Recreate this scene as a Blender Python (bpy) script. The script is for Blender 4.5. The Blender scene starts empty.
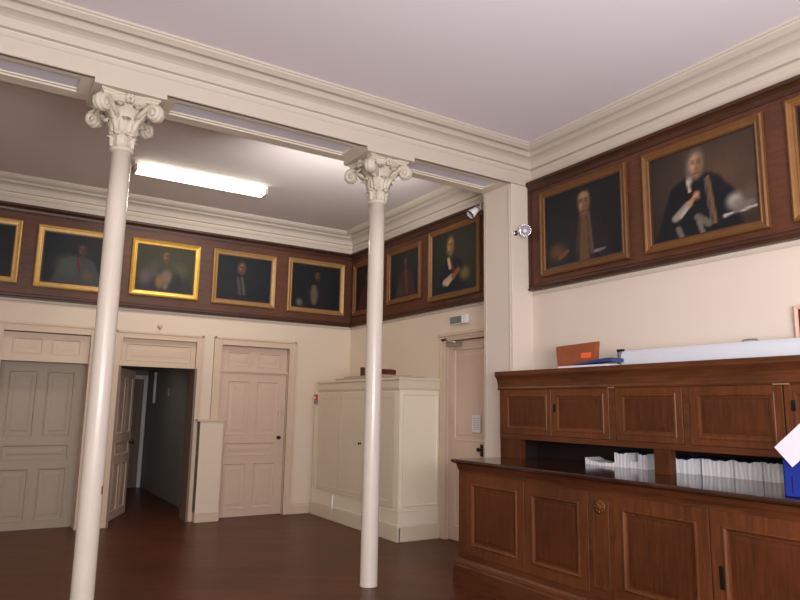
import bpy, bmesh, math, random
from mathutils import Vector, Matrix
random.seed(7)
S = bpy.context.scene
COL = S.collection
PI = math.pi

# ------------------------------------------------------------------ basics
def lin(c):
    c = c / 255.0
    return c / 12.92 if c <= 0.04045 else ((c + 0.055) / 1.055) ** 2.4
def rgb(r, g, b): return (lin(r), lin(g), lin(b), 1.0)

class MB:
    """collects geometry in world (or local) coordinates"""
    def __init__(self): self.v = []; self.f = []; self.m = []; self.sm = []
    def add(self, vs, fs, mi=0, smooth=False):
        o = len(self.v); self.v += [tuple(p) for p in vs]
        for f in fs:
            self.f.append([i + o for i in f]); self.m.append(mi); self.sm.append(smooth)
        return self
    def box(self, x0, x1, y0, y1, z0, z1, mi=0):
        if x0 > x1: x0, x1 = x1, x0
        if y0 > y1: y0, y1 = y1, y0
        if z0 > z1: z0, z1 = z1, z0
        v = [(x0,y0,z0),(x1,y0,z0),(x1,y1,z0),(x0,y1,z0),(x0,y0,z1),(x1,y0,z1),(x1,y1,z1),(x0,y1,z1)]
        return self.add(v, [(0,3,2,1),(4,5,6,7),(0,1,5,4),(1,2,6,5),(2,3,7,6),(3,0,4,7)], mi)
    def lathe(self, cx, cy, prof, n=32, mi=0, smooth=True):
        vs = []; fs = []
        for r, z in prof:
            for k in range(n):
                a = 2*PI*k/n; vs.append((cx+r*math.cos(a), cy+r*math.sin(a), z))
        for i in range(len(prof)-1):
            for k in range(n):
                k2 = (k+1) % n; fs.append((i*n+k, i*n+k2, (i+1)*n+k2, (i+1)*n+k))
        self.add(vs, fs, mi, smooth)
        o = len(self.v) - len(vs); L = (len(prof)-1)*n
        self.f.append([o+k for k in range(n)][::-1]); self.m.append(mi); self.sm.append(False)
        self.f.append([o+L+k for k in range(n)]); self.m.append(mi); self.sm.append(False)
        return self
    def tube(self, pts, rad, n=10, mi=0):
        """tube along a polyline; rad is a number or a list"""
        P = [Vector(p) for p in pts]
        R = rad if isinstance(rad, (list, tuple)) else [rad]*len(P)
        vs = []; fs = []; up = None
        for i, p in enumerate(P):
            t = (P[min(i+1, len(P)-1)] - P[max(i-1, 0)]).normalized()
            if up is None:
                up = Vector((0,0,1)) if abs(t.z) < .9 else Vector((1,0,0))
            a = t.cross(up); 
            if a.length < 1e-6: a = t.cross(Vector((0,1,0)))
            a.normalize(); up = a.cross(t).normalized(); b = up
            for k in range(n):
                q = 2*PI*k/n; vs.append(p + a*R[i]*math.cos(q) + b*R[i]*math.sin(q))
        for i in range(len(P)-1):
            for k in range(n):
                k2 = (k+1) % n; fs.append((i*n+k, (i+1)*n+k, (i+1)*n+k2, i*n+k2))
        fs.append(tuple(range(n))); fs.append(tuple(range((len(P)-1)*n, len(P)*n))[::-1])
        return self.add(vs, fs, mi, True)
    def revolve(self, p, d, prof, n=20, mi=0, close=True):
        """profile (radius, distance along d) turned about the axis through p"""
        p = Vector(p); d = Vector(d).normalized(); a = d.cross(Vector((0,0,1)) if abs(d.z) < .9 else Vector((1,0,0))).normalized(); b = d.cross(a)
        vs = []; fs = []
        for r, t in prof:
            for k in range(n):
                q = 2*PI*k/n; vs.append(p + d*t + a*r*math.cos(q) + b*r*math.sin(q))
        for i in range(len(prof)-1):
            for k in range(n):
                k2 = (k+1) % n; fs.append((i*n+k, i*n+k2, (i+1)*n+k2, (i+1)*n+k))
        if close:
            fs.append(tuple(range(n))[::-1]); fs.append(tuple(range((len(prof)-1)*n, len(prof)*n)))
        return self.add(vs, fs, mi, True)
    def sweep(self, path, prof, mi=0, cap=True):
        """closed profile (e,z) swept along an XY polyline; e is measured to the right of the heading"""
        n = len(path); vs = []; fs = []; m = len(prof)
        for i in range(n):
            d = []
            for a, b in ((i-1, i), (i, i+1)):
                if a >= 0 and b < n:
                    q = Vector((path[b][0]-path[a][0], path[b][1]-path[a][1])).normalized()
                    d.append(Vector((q.y, -q.x)))
            if len(d) == 1: nn = d[0]
            else:
                nn = (d[0]+d[1]); nn = nn / (1 + d[0].dot(d[1]))
            for e, z in prof: vs.append((path[i][0]+nn.x*e, path[i][1]+nn.y*e, z))
        for i in range(n-1):
            for k in range(m):
                k2 = (k+1) % m; fs.append((i*m+k, i*m+k2, (i+1)*m+k2, (i+1)*m+k))
        if cap:
            fs.append(tuple(range(m))[::-1]); fs.append(tuple(range((n-1)*m, n*m)))
        return self.add(vs, fs, mi)
    def loops(self, rects, to, mi=0, closed_mid=True, mids=None):
        """concentric rectangles; rects: list of (u0,u1,v0,v1,n); to maps (u,v,n) to a point"""
        vs = []; fs = []
        for (u0,u1,v0,v1,nn) in rects:
            vs += [to(u0,v0,nn), to(u1,v0,nn), to(u1,v1,nn), to(u0,v1,nn)]
        for i in range(len(rects)-1):
            for k in range(4):
                k2 = (k+1) % 4; fs.append((i*4+k, i*4+k2, (i+1)*4+k2, (i+1)*4+k))
        if closed_mid:
            i = len(rects)-1; fs.append((i*4, i*4+1, i*4+2, i*4+3))
        return self.add(vs, fs, mi)
    def build(self, name, mats, parent=None, origin=(0,0,0), bevel=0):
        ox, oy, oz = origin
        me = bpy.data.meshes.new(name)
        me.from_pydata([(x-ox, y-oy, z-oz) for x, y, z in self.v], [], self.f)
        if not isinstance(mats, (list, tuple)): mats = [mats]
        for mt in mats: me.materials.append(mt)
        for p, i, s in zip(me.polygons, self.m, self.sm): p.material_index = i; p.use_smooth = s
        bm = bmesh.new(); bm.from_mesh(me); bmesh.ops.recalc_face_normals(bm, faces=bm.faces); bm.to_mesh(me); bm.free()
        o = bpy.data.objects.new(name, me); COL.objects.link(o)
        if parent is not None: o.parent = parent
        else: o.location = origin
        if bevel:
            b = o.modifiers.new('bevel', 'BEVEL'); b.width = bevel; b.segments = 2; b.limit_method = 'ANGLE'
            b.angle_limit = math.radians(40)
        return o

class Thing:
    """an Empty at the thing's base; parts are given in world coordinates"""
    def __init__(self, name, loc, label, cat, group=None, kind=None):
        self.o = bpy.data.objects.new(name, None); COL.objects.link(self.o)
        self.o.location = loc; self.loc = Vector(loc); self.o.empty_display_size = .1
        tag(self.o, label, cat, group, kind)
    def part(self, name, mb, mats, bevel=0, label=None, under=None):
        p = mb.build(name, mats, under or self.o, self.loc, bevel)
        if label: p['label'] = label
        return p
def tag(o, label=None, cat=None, group=None, kind=None):
    if label: o['label'] = label
    if cat: o['category'] = cat
    if group: o['group'] = group
    if kind: o['kind'] = kind
    return o

# ------------------------------------------------------------------ materials
def new_mat(name):
    m = bpy.data.materials.new(name); m.use_nodes = True
    return m, m.node_tree.nodes, m.node_tree.links, m.node_tree.nodes['Principled BSDF']
def paint(name, c, rough=.55, vary=.06, scale=2.5, bump=.02, metal=0.0, spec=.4):
    m, N, L, B = new_mat(name)
    tc = N.new('ShaderNodeTexCoord'); no = N.new('ShaderNodeTexNoise'); no.inputs['Scale'].default_value = scale
    no.inputs['Detail'].default_value = 4
    cr = N.new('ShaderNodeMix'); cr.data_type = 'RGBA'
    a = tuple(max(0, x*(1-vary)) for x in c[:3]) + (1,); b = tuple(min(1, x*(1+vary)) for x in c[:3]) + (1,)
    cr.inputs[6].default_value = a; cr.inputs[7].default_value = b
    L.new(tc.outputs['Object'], no.inputs['Vector']); L.new(no.outputs['Fac'], cr.inputs[0]); L.new(cr.outputs[2], B.inputs['Base Color'])
    B.inputs['Roughness'].default_value = rough; B.inputs['Metallic'].default_value = metal
    B.inputs['Specular IOR Level'].default_value = spec
    if bump:
        n2 = N.new('ShaderNodeTexNoise'); n2.inputs['Scale'].default_value = scale*18; L.new(tc.outputs['Object'], n2.inputs['Vector'])
        bp = N.new('ShaderNodeBump'); bp.inputs['Strength'].default_value = bump*4; bp.inputs['Distance'].default_value = .004
        L.new(n2.outputs['Fac'], bp.inputs['Height']); L.new(bp.outputs['Normal'], B.inputs['Normal'])
    return m
def wood(name, dark, light, stretch=(1, 1, 1), rough=.35, scale=6, spec=.45):
    m, N, L, B = new_mat(name)
    tc = N.new('ShaderNodeTexCoord'); mp = N.new('ShaderNodeMapping'); mp.inputs['Scale'].default_value = stretch
    n1 = N.new('ShaderNodeTexNoise'); n1.inputs['Scale'].default_value = scale; n1.inputs['Detail'].default_value = 6; n1.inputs['Distortion'].default_value = .6
    n2 = N.new('ShaderNodeTexNoise'); n2.inputs['Scale'].default_value = 1.1; n2.inputs['Detail'].default_value = 2
    L.new(tc.outputs['Object'], mp.inputs['Vector']); L.new(mp.outputs['Vector'], n1.inputs['Vector']); L.new(tc.outputs['Object'], n2.inputs['Vector'])
    ad = N.new('ShaderNodeMath'); ad.operation = 'MULTIPLY_ADD'; ad.inputs[1].default_value = .55; 
    L.new(n1.outputs['Fac'], ad.inputs[0])
    mu = N.new('ShaderNodeMath'); mu.operation = 'MULTIPLY'; mu.inputs[1].default_value = .5; L.new(n2.outputs['Fac'], mu.inputs[0]); L.new(mu.outputs[0], ad.inputs[2])
    cr = N.new('ShaderNodeValToRGB'); cr.color_ramp.elements[0].position = .36; cr.color_ramp.elements[1].position = .70
    cr.color_ramp.elements[0].color = dark; cr.color_ramp.elements[1].color = light
    L.new(ad.outputs[0], cr.inputs[0]); L.new(cr.outputs[0], B.inputs['Base Color'])
    B.inputs['Roughness'].default_value = rough; B.inputs['Specular IOR Level'].default_value = spec
    bp = N.new('ShaderNodeBump'); bp.inputs['Strength'].default_value = .12; bp.inputs['Distance'].default_value = .002
    L.new(n1.outputs['Fac'], bp.inputs['Height']); L.new(bp.outputs['Normal'], B.inputs['Normal'])
    return m
def parquet(name):
    m, N, L, B = new_mat(name)
    tc = N.new('ShaderNodeTexCoord'); mp = N.new('ShaderNodeMapping'); mp.inputs['Rotation'].default_value = (0, 0, math.radians(32))
    br = N.new('ShaderNodeTexBrick'); br.inputs['Scale'].default_value = 1.0
    br.inputs['Brick Width'].default_value = .62; br.inputs['Row Height'].default_value = .085; br.inputs['Mortar Size'].default_value = .0022
    br.inputs['Color1'].default_value = rgb(82, 45, 25); br.inputs['Color2'].default_value = rgb(98, 55, 31); br.inputs['Mortar'].default_value = rgb(40, 22, 14)
    br.inputs['Bias'].default_value = -.1
    L.new(tc.outputs['Object'], mp.inputs['Vector']); L.new(mp.outputs['Vector'], br.inputs['Vector'])
    no = N.new('ShaderNodeTexNoise'); no.inputs['Scale'].default_value = 1.3; no.inputs['Detail'].default_value = 5; L.new(tc.outputs['Object'], no.inputs['Vector'])
    mx = N.new('ShaderNodeMix'); mx.data_type = 'RGBA'; mx.blend_type = 'MULTIPLY'; mx.inputs[0].default_value = .5
    rp = N.new('ShaderNodeValToRGB'); rp.color_ramp.elements[0].color = (.55,.5,.48,1); rp.color_ramp.elements[1].color = (1.25,1.2,1.15,1)
    rp.color_ramp.elements[0].position = .3; rp.color_ramp.elements[1].position = .7
    L.new(no.outputs['Fac'], rp.inputs[0]); L.new(br.outputs['Color'], mx.inputs[6]); L.new(rp.outputs[0], mx.inputs[7]); L.new(mx.outputs[2], B.inputs['Base Color'])
    B.inputs['Roughness'].default_value = .36; B.inputs['Specular IOR Level'].default_value = .16
    return m
def emission(name, c, s):
    m, N, L, B = new_mat(name)
    B.inputs['Base Color'].default_value = c; B.inputs['Emission Color'].default_value = c; B.inputs['Emission Strength'].default_value = s
    return m
def lines_paper(name, c, c2, axis='Y', scale=60):
    m, N, L, B = new_mat(name)
    tc = N.new('ShaderNodeTexCoord'); wv = N.new('ShaderNodeTexWave'); wv.bands_direction = axis; wv.inputs['Scale'].default_value = scale
    wv.inputs['Distortion'].default_value = 3; wv.inputs['Detail'].default_value = 2
    mx = N.new('ShaderNodeMix'); mx.data_type = 'RGBA'; mx.inputs[6].default_value = c2; mx.inputs[7].default_value = c
    L.new(tc.outputs['Object'], wv.inputs['Vector']); L.new(wv.outputs['Fac'], mx.inputs[0]); L.new(mx.outputs[2], B.inputs['Base Color'])
    B.inputs['Roughness'].default_value = .6
    return m
def canvas_mat():
    m, N, L, B = new_mat('oil_canvas')
    at = N.new('ShaderNodeAttribute'); at.attribute_name = 'paint'
    tc = N.new('ShaderNodeTexCoord'); no = N.new('ShaderNodeTexNoise'); no.inputs['Scale'].default_value = 30; no.inputs['Detail'].default_value = 4
    L.new(tc.outputs['Object'], no.inputs['Vector'])
    rp = N.new('ShaderNodeValToRGB'); rp.color_ramp.elements[0].color = (.75,.75,.75,1); rp.color_ramp.elements[1].color = (1.2,1.2,1.2,1)
    mx = N.new('ShaderNodeMix'); mx.data_type = 'RGBA'; mx.blend_type = 'MULTIPLY'; mx.inputs[0].default_value = .6
    L.new(no.outputs['Fac'], rp.inputs[0]); L.new(at.outputs['Color'], mx.inputs[6]); L.new(rp.outputs[0], mx.inputs[7]); L.new(mx.outputs[2], B.inputs['Base Color'])
    B.inputs['Roughness'].default_value = .5; B.inputs['Specular IOR Level'].default_value = .25
    return m

M = {}
M['wall'] = paint('cream_wall_paint', rgb(219, 206, 192), .7, .03, 1.2)
M['wall_far'] = paint('beige_wall_paint', rgb(220, 203, 184), .7, .03, 1.2)
M['cornice'] = paint('cream_plaster_trim', rgb(202, 192, 178), .6, .03, 2)
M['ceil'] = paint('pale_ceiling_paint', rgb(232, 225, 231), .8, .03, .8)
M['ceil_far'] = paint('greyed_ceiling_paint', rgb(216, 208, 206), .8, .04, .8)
M['beam'] = paint('bounce_lit_beam_paint', rgb(222, 212, 196), .6, .03, 2)  # lighter than the cornice: light from below is put into the colour
M['soffit'] = paint('blue_grey_paint', rgb(226, 226, 236), .7, .03, 2)
M['column'] = paint('glossy_cream_column_paint', rgb(214, 204, 192), .22, .04, 5, .02)
M['capital'] = paint('cream_capital_paint', rgb(208, 200, 182), .5, .05, 12, .03)
M['door'] = paint('rosy_beige_door_paint', rgb(205, 180, 162), .45, .04, 2)
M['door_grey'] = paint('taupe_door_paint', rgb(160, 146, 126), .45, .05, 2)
M['casing'] = paint('beige_casing_paint', rgb(208, 186, 164), .45, .04, 2)
M['cupboard'] = paint('ivory_cupboard_paint', rgb(216, 203, 182), .45, .04, 2)
M['cupboard_lit'] = paint('lit_ivory_paint', rgb(232, 222, 200), .45, .03, 2)  # brighter ivory paints in the light falling on the end face
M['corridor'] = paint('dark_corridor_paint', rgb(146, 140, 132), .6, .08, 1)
M['olive'] = paint('shade_olive_paint', rgb(96, 86, 60), .5, .06, 3)  # dark tone standing in for shade on the ledge's left side
M['brass'] = paint('dull_brass', rgb(176, 146, 112), .4, .1, 20, 0, .5)
M['jamb'] = paint('muted_brown_paint', rgb(124, 104, 90), .5, .06, 3)  # even brown for the jambs and the corridor end door
M['metal'] = paint('brushed_steel', rgb(170, 165, 160), .3, .05, 20, 0, 1.0)
M['chrome'] = paint('chrome', rgb(215, 210, 215), .12, .03, 5, 0, 1.0)
M['dark_metal'] = paint('dark_iron', rgb(45, 38, 34), .4, .1, 20, 0, .7)
M['white'] = paint('white_enamel', rgb(235, 235, 238), .35, .03, 4, 0)
M['black'] = paint('black_plastic', rgb(28, 30, 32), .45, .05, 10, 0)
M['red'] = paint('red_plastic', rgb(190, 40, 30), .4, .05, 10, 0)
M['band'] = wood('mahogany_panel', rgb(70, 38, 23), rgb(98, 56, 35), (1, 1, 6), .5, 5)
M['band_trim'] = wood('dark_mahogany_moulding', rgb(54, 31, 19), rgb(76, 45, 28), (1, 1, 6), .4, 5)
M['cab'] = wood('walnut_veneer', rgb(74, 40, 20), rgb(112, 63, 33), (5, 5, .6), .42, 6, .3)
M['cab_rail'] = wood('walnut_rail', rgb(70, 38, 20), rgb(104, 59, 32), (4, .6, 5), .42, 6, .3)
M['cab_panel'] = wood('walnut_panel', rgb(62, 32, 16), rgb(96, 50, 25), (5, 5, .6), .4, 7, .3)
M['ctop'] = wood('polished_dark_counter', rgb(44, 25, 18), rgb(66, 40, 28), (4, .6, 4), .12, 6, .6)
M['inside'] = paint('dark_interior', rgb(36, 26, 22), .6, .1, 3)
M['floor'] = parquet('dark_parquet')
M['paper'] = paint('white_paper', rgb(218, 214, 224), .6, .03, 8, 0)
M['leaflet'] = lines_paper('leaflet_edges', rgb(250, 248, 250), rgb(222, 220, 226), 'Y', 9)
M['navy'] = paint('dark_plastic_wrap', rgb(30, 36, 54), .25, .3, 10, .02)
M['blue'] = paint('blue_card', rgb(28, 48, 140), .4, .06, 5, 0)
M['blue2'] = paint('blue_folder', rgb(44, 66, 120), .4, .06, 5, 0)
M['orange'] = paint('orange_brown_card', rgb(142, 74, 40), .5, .25, 9, 0)
M['orange2'] = paint('orange_red_sticker', rgb(235, 100, 55), .5, .03, 6, 0)
M['case'] = paint('white_screen_case', rgb(208, 212, 220), .4, .02, 4, 0)
M['grey'] = paint('grey_plastic', rgb(120, 120, 118), .5, .05, 8, 0)
M['pink'] = paint('pale_pink_paint', rgb(222, 182, 165), .5, .04, 6, 0)
M['maroon'] = paint('dark_maroon_leather', rgb(88, 40, 26), .4, .15, 8)
M['greycard'] = paint('grey_card', rgb(176, 160, 146), .6, .06, 6, 0)
M['tube'] = emission('lit_diffuser', (1.0, .95, .80, 1), 6.0)
M['bulb'] = emission('bulb_glow', (.75, .72, .72, 1), .12)
M['canvas'] = canvas_mat()
GOLD = {}
def gold(c, rough=.4, metal=.3):
    k = (c, rough, metal)
    if k not in GOLD: GOLD[k] = paint('gilded_wood', rgb(*c), rough, .2, 14, .04, metal, .5)
    return GOLD[k]

# ------------------------------------------------------------------ key planes
XR = 5.10; XN = 5.04; YB = 9.66; B1 = 5.308; B2 = 5.783; ZS = 4.074; ZC = 4.445
YC = 5.5456; COLX = (.788, 3.187); PX = 4.745

# ------------------------------------------------------------------ room shell
b = MB().box(-4, 5.5, -3.5, 14.2, -.12, 0)
tag(b.build('floor', M['floor']), 'dark brown polished parquet floor', 'floor', kind='structure')
b = MB().box(-4, 5.5, -3.5, B1+.2, ZC, ZC+.1)
tag(b.build('ceiling', M['ceil']), 'pale lilac-grey ceiling of the near room in front of the beam', 'ceiling', kind='structure')
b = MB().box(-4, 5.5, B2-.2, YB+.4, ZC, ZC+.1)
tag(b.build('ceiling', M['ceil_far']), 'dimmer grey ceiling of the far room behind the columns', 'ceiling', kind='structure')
b = MB().box(-4.1, -4, -3.5, YB+.4, 0, ZC)
tag(b.build('wall_left', M['wall']), 'cream left wall', 'wall', kind='structure')
b = MB().box(-4, 5.5, -3.6, -3.5, 0, ZC)
tag(b.build('wall_front', M['wall']), 'cream wall behind the viewer', 'wall', kind='structure')
b = MB().box(XN, 5.5, -3.5, B1+.05, 0, ZC)
tag(b.build('wall_right', M['wall']), 'cream right wall of the near room above the wooden bookcase', 'wall', kind='structure')

# far right wall with the door opening (y 6.02 .. 6.95, z 0 .. 2.50)
DY0, DY1, DZ = 5.98, 6.98, 2.47
b = MB().box(XR, 5.5, DY1, YB+.35, 0, ZC).box(XR, 5.5, B2-.05, DY0, 0, ZC).box(XR, 5.5, DY0, DY1, DZ, ZC).box(5.45, 5.5, DY0, DY1, 0, DZ)
tag(b.build('wall_right', M['wall_far']), 'beige right wall of the far room with a door beside the cupboard', 'wall', kind='structure')

# back wall with three openings
YT = YB + .34
D1 = (.2, 1.2, 2.49); D2 = (1.6, 2.6, 2.49); D3 = (2.97, 4.03, 2.48)
b = MB()
xs = [-4, D1[0], D1[1], D2[0], D2[1], D3[0], D3[1], XR+.05]
for i in range(0, 8, 2): b.box(xs[i], xs[i+1], YB, YT, 0, ZC)
for d in (D1, D2, D3): b.box(d[0], d[1], YB, YT, d[2], ZC)
tag(b.build('wall_back', M['wall_far']), 'beige back wall of the far room with three doorways', 'wall', kind='structure')

# corridor behind the middle doorway
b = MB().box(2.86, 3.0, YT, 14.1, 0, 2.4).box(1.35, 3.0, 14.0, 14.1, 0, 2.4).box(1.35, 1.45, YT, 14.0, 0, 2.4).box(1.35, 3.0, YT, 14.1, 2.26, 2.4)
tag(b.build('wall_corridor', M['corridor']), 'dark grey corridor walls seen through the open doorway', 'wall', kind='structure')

# wall pilaster under the end of the beam
t = Thing('pilaster', (PX+.1, YC, 0), 'cream wall pilaster carrying the right end of the beam', 'pilaster', kind='structure')
b = MB().box(PX, XR+.02, B1, B2, 0, ZS)
t.part('shaft', b, M['wall'], .004)
b = MB()
for y in (B1+.03, B2-.05): b.box(PX-.008, PX+.001, y, y+.02, 1.0, ZS-.05)
b.box(PX-.012, XN, B1-.012, B2, 0, .16)
t.part('edge_bead', b, M['cornice'], .002)

# beam
t = Thing('ceiling_beam', (0, YC, ZS), 'long cream moulded ceiling beam carried by two columns', 'beam', kind='structure')
RZ = 4.108
b = MB().box(-4, XR, B1, B2, RZ, ZC+.05)
b.box(-4, XR, B1, B1+.085, ZS, RZ); b.box(-4, XR, B2-.13, B2, ZS, RZ)
b.box(-4, XR, B1+.085, B1+.11, ZS+.014, RZ); b.box(-4, XR, B2-.155, B2-.13, ZS+.014, RZ)
for i, cx in enumerate(COLX):
    for sx in (-1, 1): b.box(cx+sx*.27, cx+sx*.36, B1+.085, B2-.13, ZS, RZ)
b.box(4.62, PX+.05, B1+.085, B2-.13, ZS, RZ)
t.part('body', b, M['beam'], .003)
b = MB()
ends = [-4, COLX[0]-.36, COLX[0]+.36, COLX[1]-.36, COLX[1]+.36, 4.62]
for i in range(0, 6, 2): b.box(ends[i], ends[i+1], B1+.11, B2-.155, RZ-.008, RZ+.002)
t.part('soffit_panel', b, M['soffit'], label='blue-grey recessed underside panel')
for cx in COLX:
    b = MB().box(cx-.27, cx+.27, B1-.0225, B2+.006, 4.03, RZ-.01)
    t.part('impost_block', b, M['cornice'], .004)

# cornices (mitred sweeps)
PROF = [(-.02,4.074),(.018,4.074),(.022,4.08),(.024,4.20),(.036,4.212),(.040,4.245),(-.004,4.254),(-.004,4.270),(.032,4.276),(.038,4.31),
        (.05,4.338),(.072,4.355),(.10,4.366),(.13,4.372),(.132,4.39),(.138,4.42),(.16,4.436),(.205,4.436),(.226,4.42),(.23,4.392),(.24,4.386),(.262,4.400),(.282,4.412),(.288,4.424),(.30,4.428),(.30,4.45),(-.02,4.45)]
b = MB().sweep([(-4, B1), (XN, B1), (XN, -3.5)], PROF)
tag(b.build('trim_1', M['cornice']), 'cream moulded cornice along the beam and near right wall', 'cornice', kind='structure')
PROF2 = [(e*.9 if e > 0 else e, max(z, 4.105)) for e, z in PROF]
b = MB().sweep([(-4, YB), (XR, YB), (XR, B2), (-4, B2)], PROF2)
tag(b.build('trim_2', M['cornice']), 'cream moulded cornice around the far room ceiling', 'cornice', kind='structure')

# wooden picture band
def band(name, path, face, zb, zt, label):
    t = Thing(name, (path[0][0], path[0][1], zb), label, 'wood panelling', kind='structure')
    t.part('panel_board', MB().sweep(path, [(-.01, zb+.02), (face, zb+.02), (face, zt-.02), (-.01, zt-.02)]), M['band'])
    cr = [(-.01, zt-.105), (face+.012, zt-.105), (face+.012, zt-.09), (face+.006, zt-.085), (face+.012, zt-.06), (face+.03, zt-.04), (face+.05, zt-.03), (face+.05, zt), (-.01, zt)]
    t.part('crown_moulding', MB().sweep(path, cr), M['band_trim'])
    bt = [(-.01, zb), (face+.022, zb), (face+.026, zb+.02), (face+.012, zb+.035), (face+.012, zb+.06), (face, zb+.07), (-.01, zb+.07)]
    t.part('base_moulding', MB().sweep(path, bt), M['band_trim'])
    return t
band('trim_3', [(-4, YB), (XR, YB), (XR, B2)], .035, 2.897, 4.118, 'dark mahogany picture band around the far room')
tb = band('trim_4', [(XN, 5.295), (XN, -3.5)], .05, 2.885, 4.105, 'dark mahogany picture band on the near right wall')
tb.part('end_stile', MB().box(XN-.062, XN, 5.255, 5.30, 2.93, 4.03), M['band_trim'], .003)
b = MB().sweep([(-4, YB), (XR, YB), (XR, B2)], [(-.01,2.862),(.012,2.862),(.022,2.872),(.022,2.897),(-.01,2.897)])
tag(b.build('trim_5', M['cornice']), 'thin cream bead below the far picture band', 'moulding', kind='structure')
b = MB().sweep([(XN, 5.3), (XN, -3.5)], [(-.01,2.84),(.010,2.84),(.014,2.846),(.014,2.856),(-.01,2.856)])
tag(b.build('trim_6', M['cornice']), 'thin cream bead below the near picture band', 'moulding', kind='structure')

# baseboards
BP = [(-.01,0),(.022,0),(.022,.11),(.012,.13),(.012,.145),(-.01,.15)]
b = MB()
for x0, x1 in ((-4, .08), (1.31, 1.49), (2.70, 2.85), (4.15, 4.46)): b.sweep([(x0, YB), (x1, YB)], BP)
tag(b.build('baseboard_back', M['casing']), 'beige baseboard between the doors of the back wall', 'baseboard', kind='structure')

# ------------------------------------------------------------------ doors
def casing(mb, d, y, w=.115, proj=.03, cap=True):
    """architrave around an opening in the back wall (facing -y)"""
    x0, x1, z1 = d
    for (u0, u1, v0, v1) in ((x0-w, x0, 0, z1+w), (x1, x1+w, 0, z1+w), (x0, x1, z1, z1+w)):
        mb.box(u0, u1, y-proj*.6, y+.01, v0, v1)
    k = .03
    mb.box(x0-w, x0-w+k, y-proj, y, 0, z1+w); mb.box(x1+w-k, x1+w, y-proj, y, 0, z1+w); mb.box(x0-w, x1+w, y-proj, y, z1+w-k, z1+w)
    mb.box(x0-.02, x0, y-proj*.85, y, 0, z1); mb.box(x1, x1+.02, y-proj*.85, y, 0, z1); mb.box(x0, x1, y-proj*.85, y, z1, z1+.02)
def leaf(mb, w, h, panels, to, th=.04, inset=.008):
    """panelled leaf: u 0..w, v 0..h, front face n=0, panels recessed; to maps (u,v,n)"""
    us = sorted({0, w} | {p[0] for p in panels} | {p[1] for p in panels}); vs = sorted({0, h} | {p[2] for p in panels} | {p[3] for p in panels})
    for side in (1, -1):
        n0 = 0 if side == 1 else -th
        for i in range(len(us)-1):
            for j in range(len(vs)-1):
                cu, cv = (us[i]+us[i+1])/2, (vs[j]+vs[j+1])/2
                if any(p[0] < cu < p[1] and p[2] < cv < p[3] for p in panels): continue
                mb.add([to(us[i],vs[j],n0), to(us[i+1],vs[j],n0), to(us[i+1],vs[j+1],n0), to(us[i],vs[j+1],n0)], [(0,1,2,3)])
        for p in panels:
            q = lambda s, n: (p[0]+s, p[1]-s, p[2]+s, p[3]-s, n0 + side*n)
            mb.loops([q(0,0), q(.004,.004), q(.016,.003), q(.026,-inset), q(.06,-inset), q(.085,-inset*.5)], to)
    mb.add([to(0,0,0),to(w,0,0),to(w,h,0),to(0,h,0),to(0,0,-th),to(w,0,-th),to(w,h,-th),to(0,h,-th)],
           [(0,1,5,4),(1,2,6,5),(2,3,7,6),(3,0,4,7)])
def back_to(x0, y): return lambda u, v, n: (x0+u, y-n, v)

def house_panels(w, h, s=.11):
    m = w/2
    return [(s, m-.05, 1.16, h-s), (m+.05, w-s, 1.16, h-s), (s, w-s, .86, 1.06), (s, m-.05, .10, .76), (m+.05, w-s, .10, .76)]

# door_1: left, deep in its embrasure
d = D1
t = Thing('door_1', (.7, YB, 0), 'grey-beige panelled door in a deep recess at the far left', 'door', kind='structure')
cb = MB(); casing(cb, d, YB); t.part('casing', cb, M['casing'], .003)
YD = YT - .05
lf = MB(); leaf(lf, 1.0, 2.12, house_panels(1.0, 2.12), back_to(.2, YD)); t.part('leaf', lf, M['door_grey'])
tr = MB(); leaf(tr, 1.0, .33, [(.1, .455, .06, .27), (.545, .9, .06, .27)], lambda u, v, n: (.2+u, YB+.05-n, 2.15+v), inset=.006); tr.box(.2, 1.2, YB+.03, YT-.06, 2.115, 2.155)
t.part('transom', tr, M['casing'], label='panelled transom above the grey-beige leaf')

# door_2: middle, leaf open into the corridor
d = D2
t = Thing('door_2', (2.1, YB, 0), 'open panelled door leading into the dark corridor', 'door', kind='structure')
cb = MB(); casing(cb, d, YB, .10); t.part('casing', cb, M['casing'], .003)
tr = MB(); leaf(tr, 1.0, .38, [(.05, .95, .07, .32)], lambda u, v, n: (1.6+u, YB+.03-n, 2.11+v)); t.part('transom', tr, M['casing'], label='single panel transom above the open doorway')
hx, hy = 1.635, YT-.02; ang = math.radians(66)
ca, sa = math.cos(ang), math.sin(ang)
def swing(u, v, n): return (hx + u*ca + n*sa, hy + u*sa - n*ca, v + .008)
lf = MB(); leaf(lf, .95, 2.09, house_panels(.95, 2.09), swing); lfo = t.part('leaf', lf, M['door'])
def knob(mb, p, dirv, r=.028):
    p = Vector(p); dv = Vector(dirv).normalized()
    mb.revolve(p, dv, [(r*.95,0),(r*.95,.006),(.3*r,.008),(.3*r,r*1.2),(.6*r,r*1.35),(r,r*1.9),(r*.75,r*2.5),(.1*r,r*2.7)], 14)
kb = MB(); knob(kb, swing(.89, 1.02, 0), (sa, -ca, 0)); t.part('knob', kb, M['dark_metal'], under=lfo)
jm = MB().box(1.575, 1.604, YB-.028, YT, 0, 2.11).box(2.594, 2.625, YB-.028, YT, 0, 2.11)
t.part('jamb', jm, M['jamb'], .002)

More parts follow.
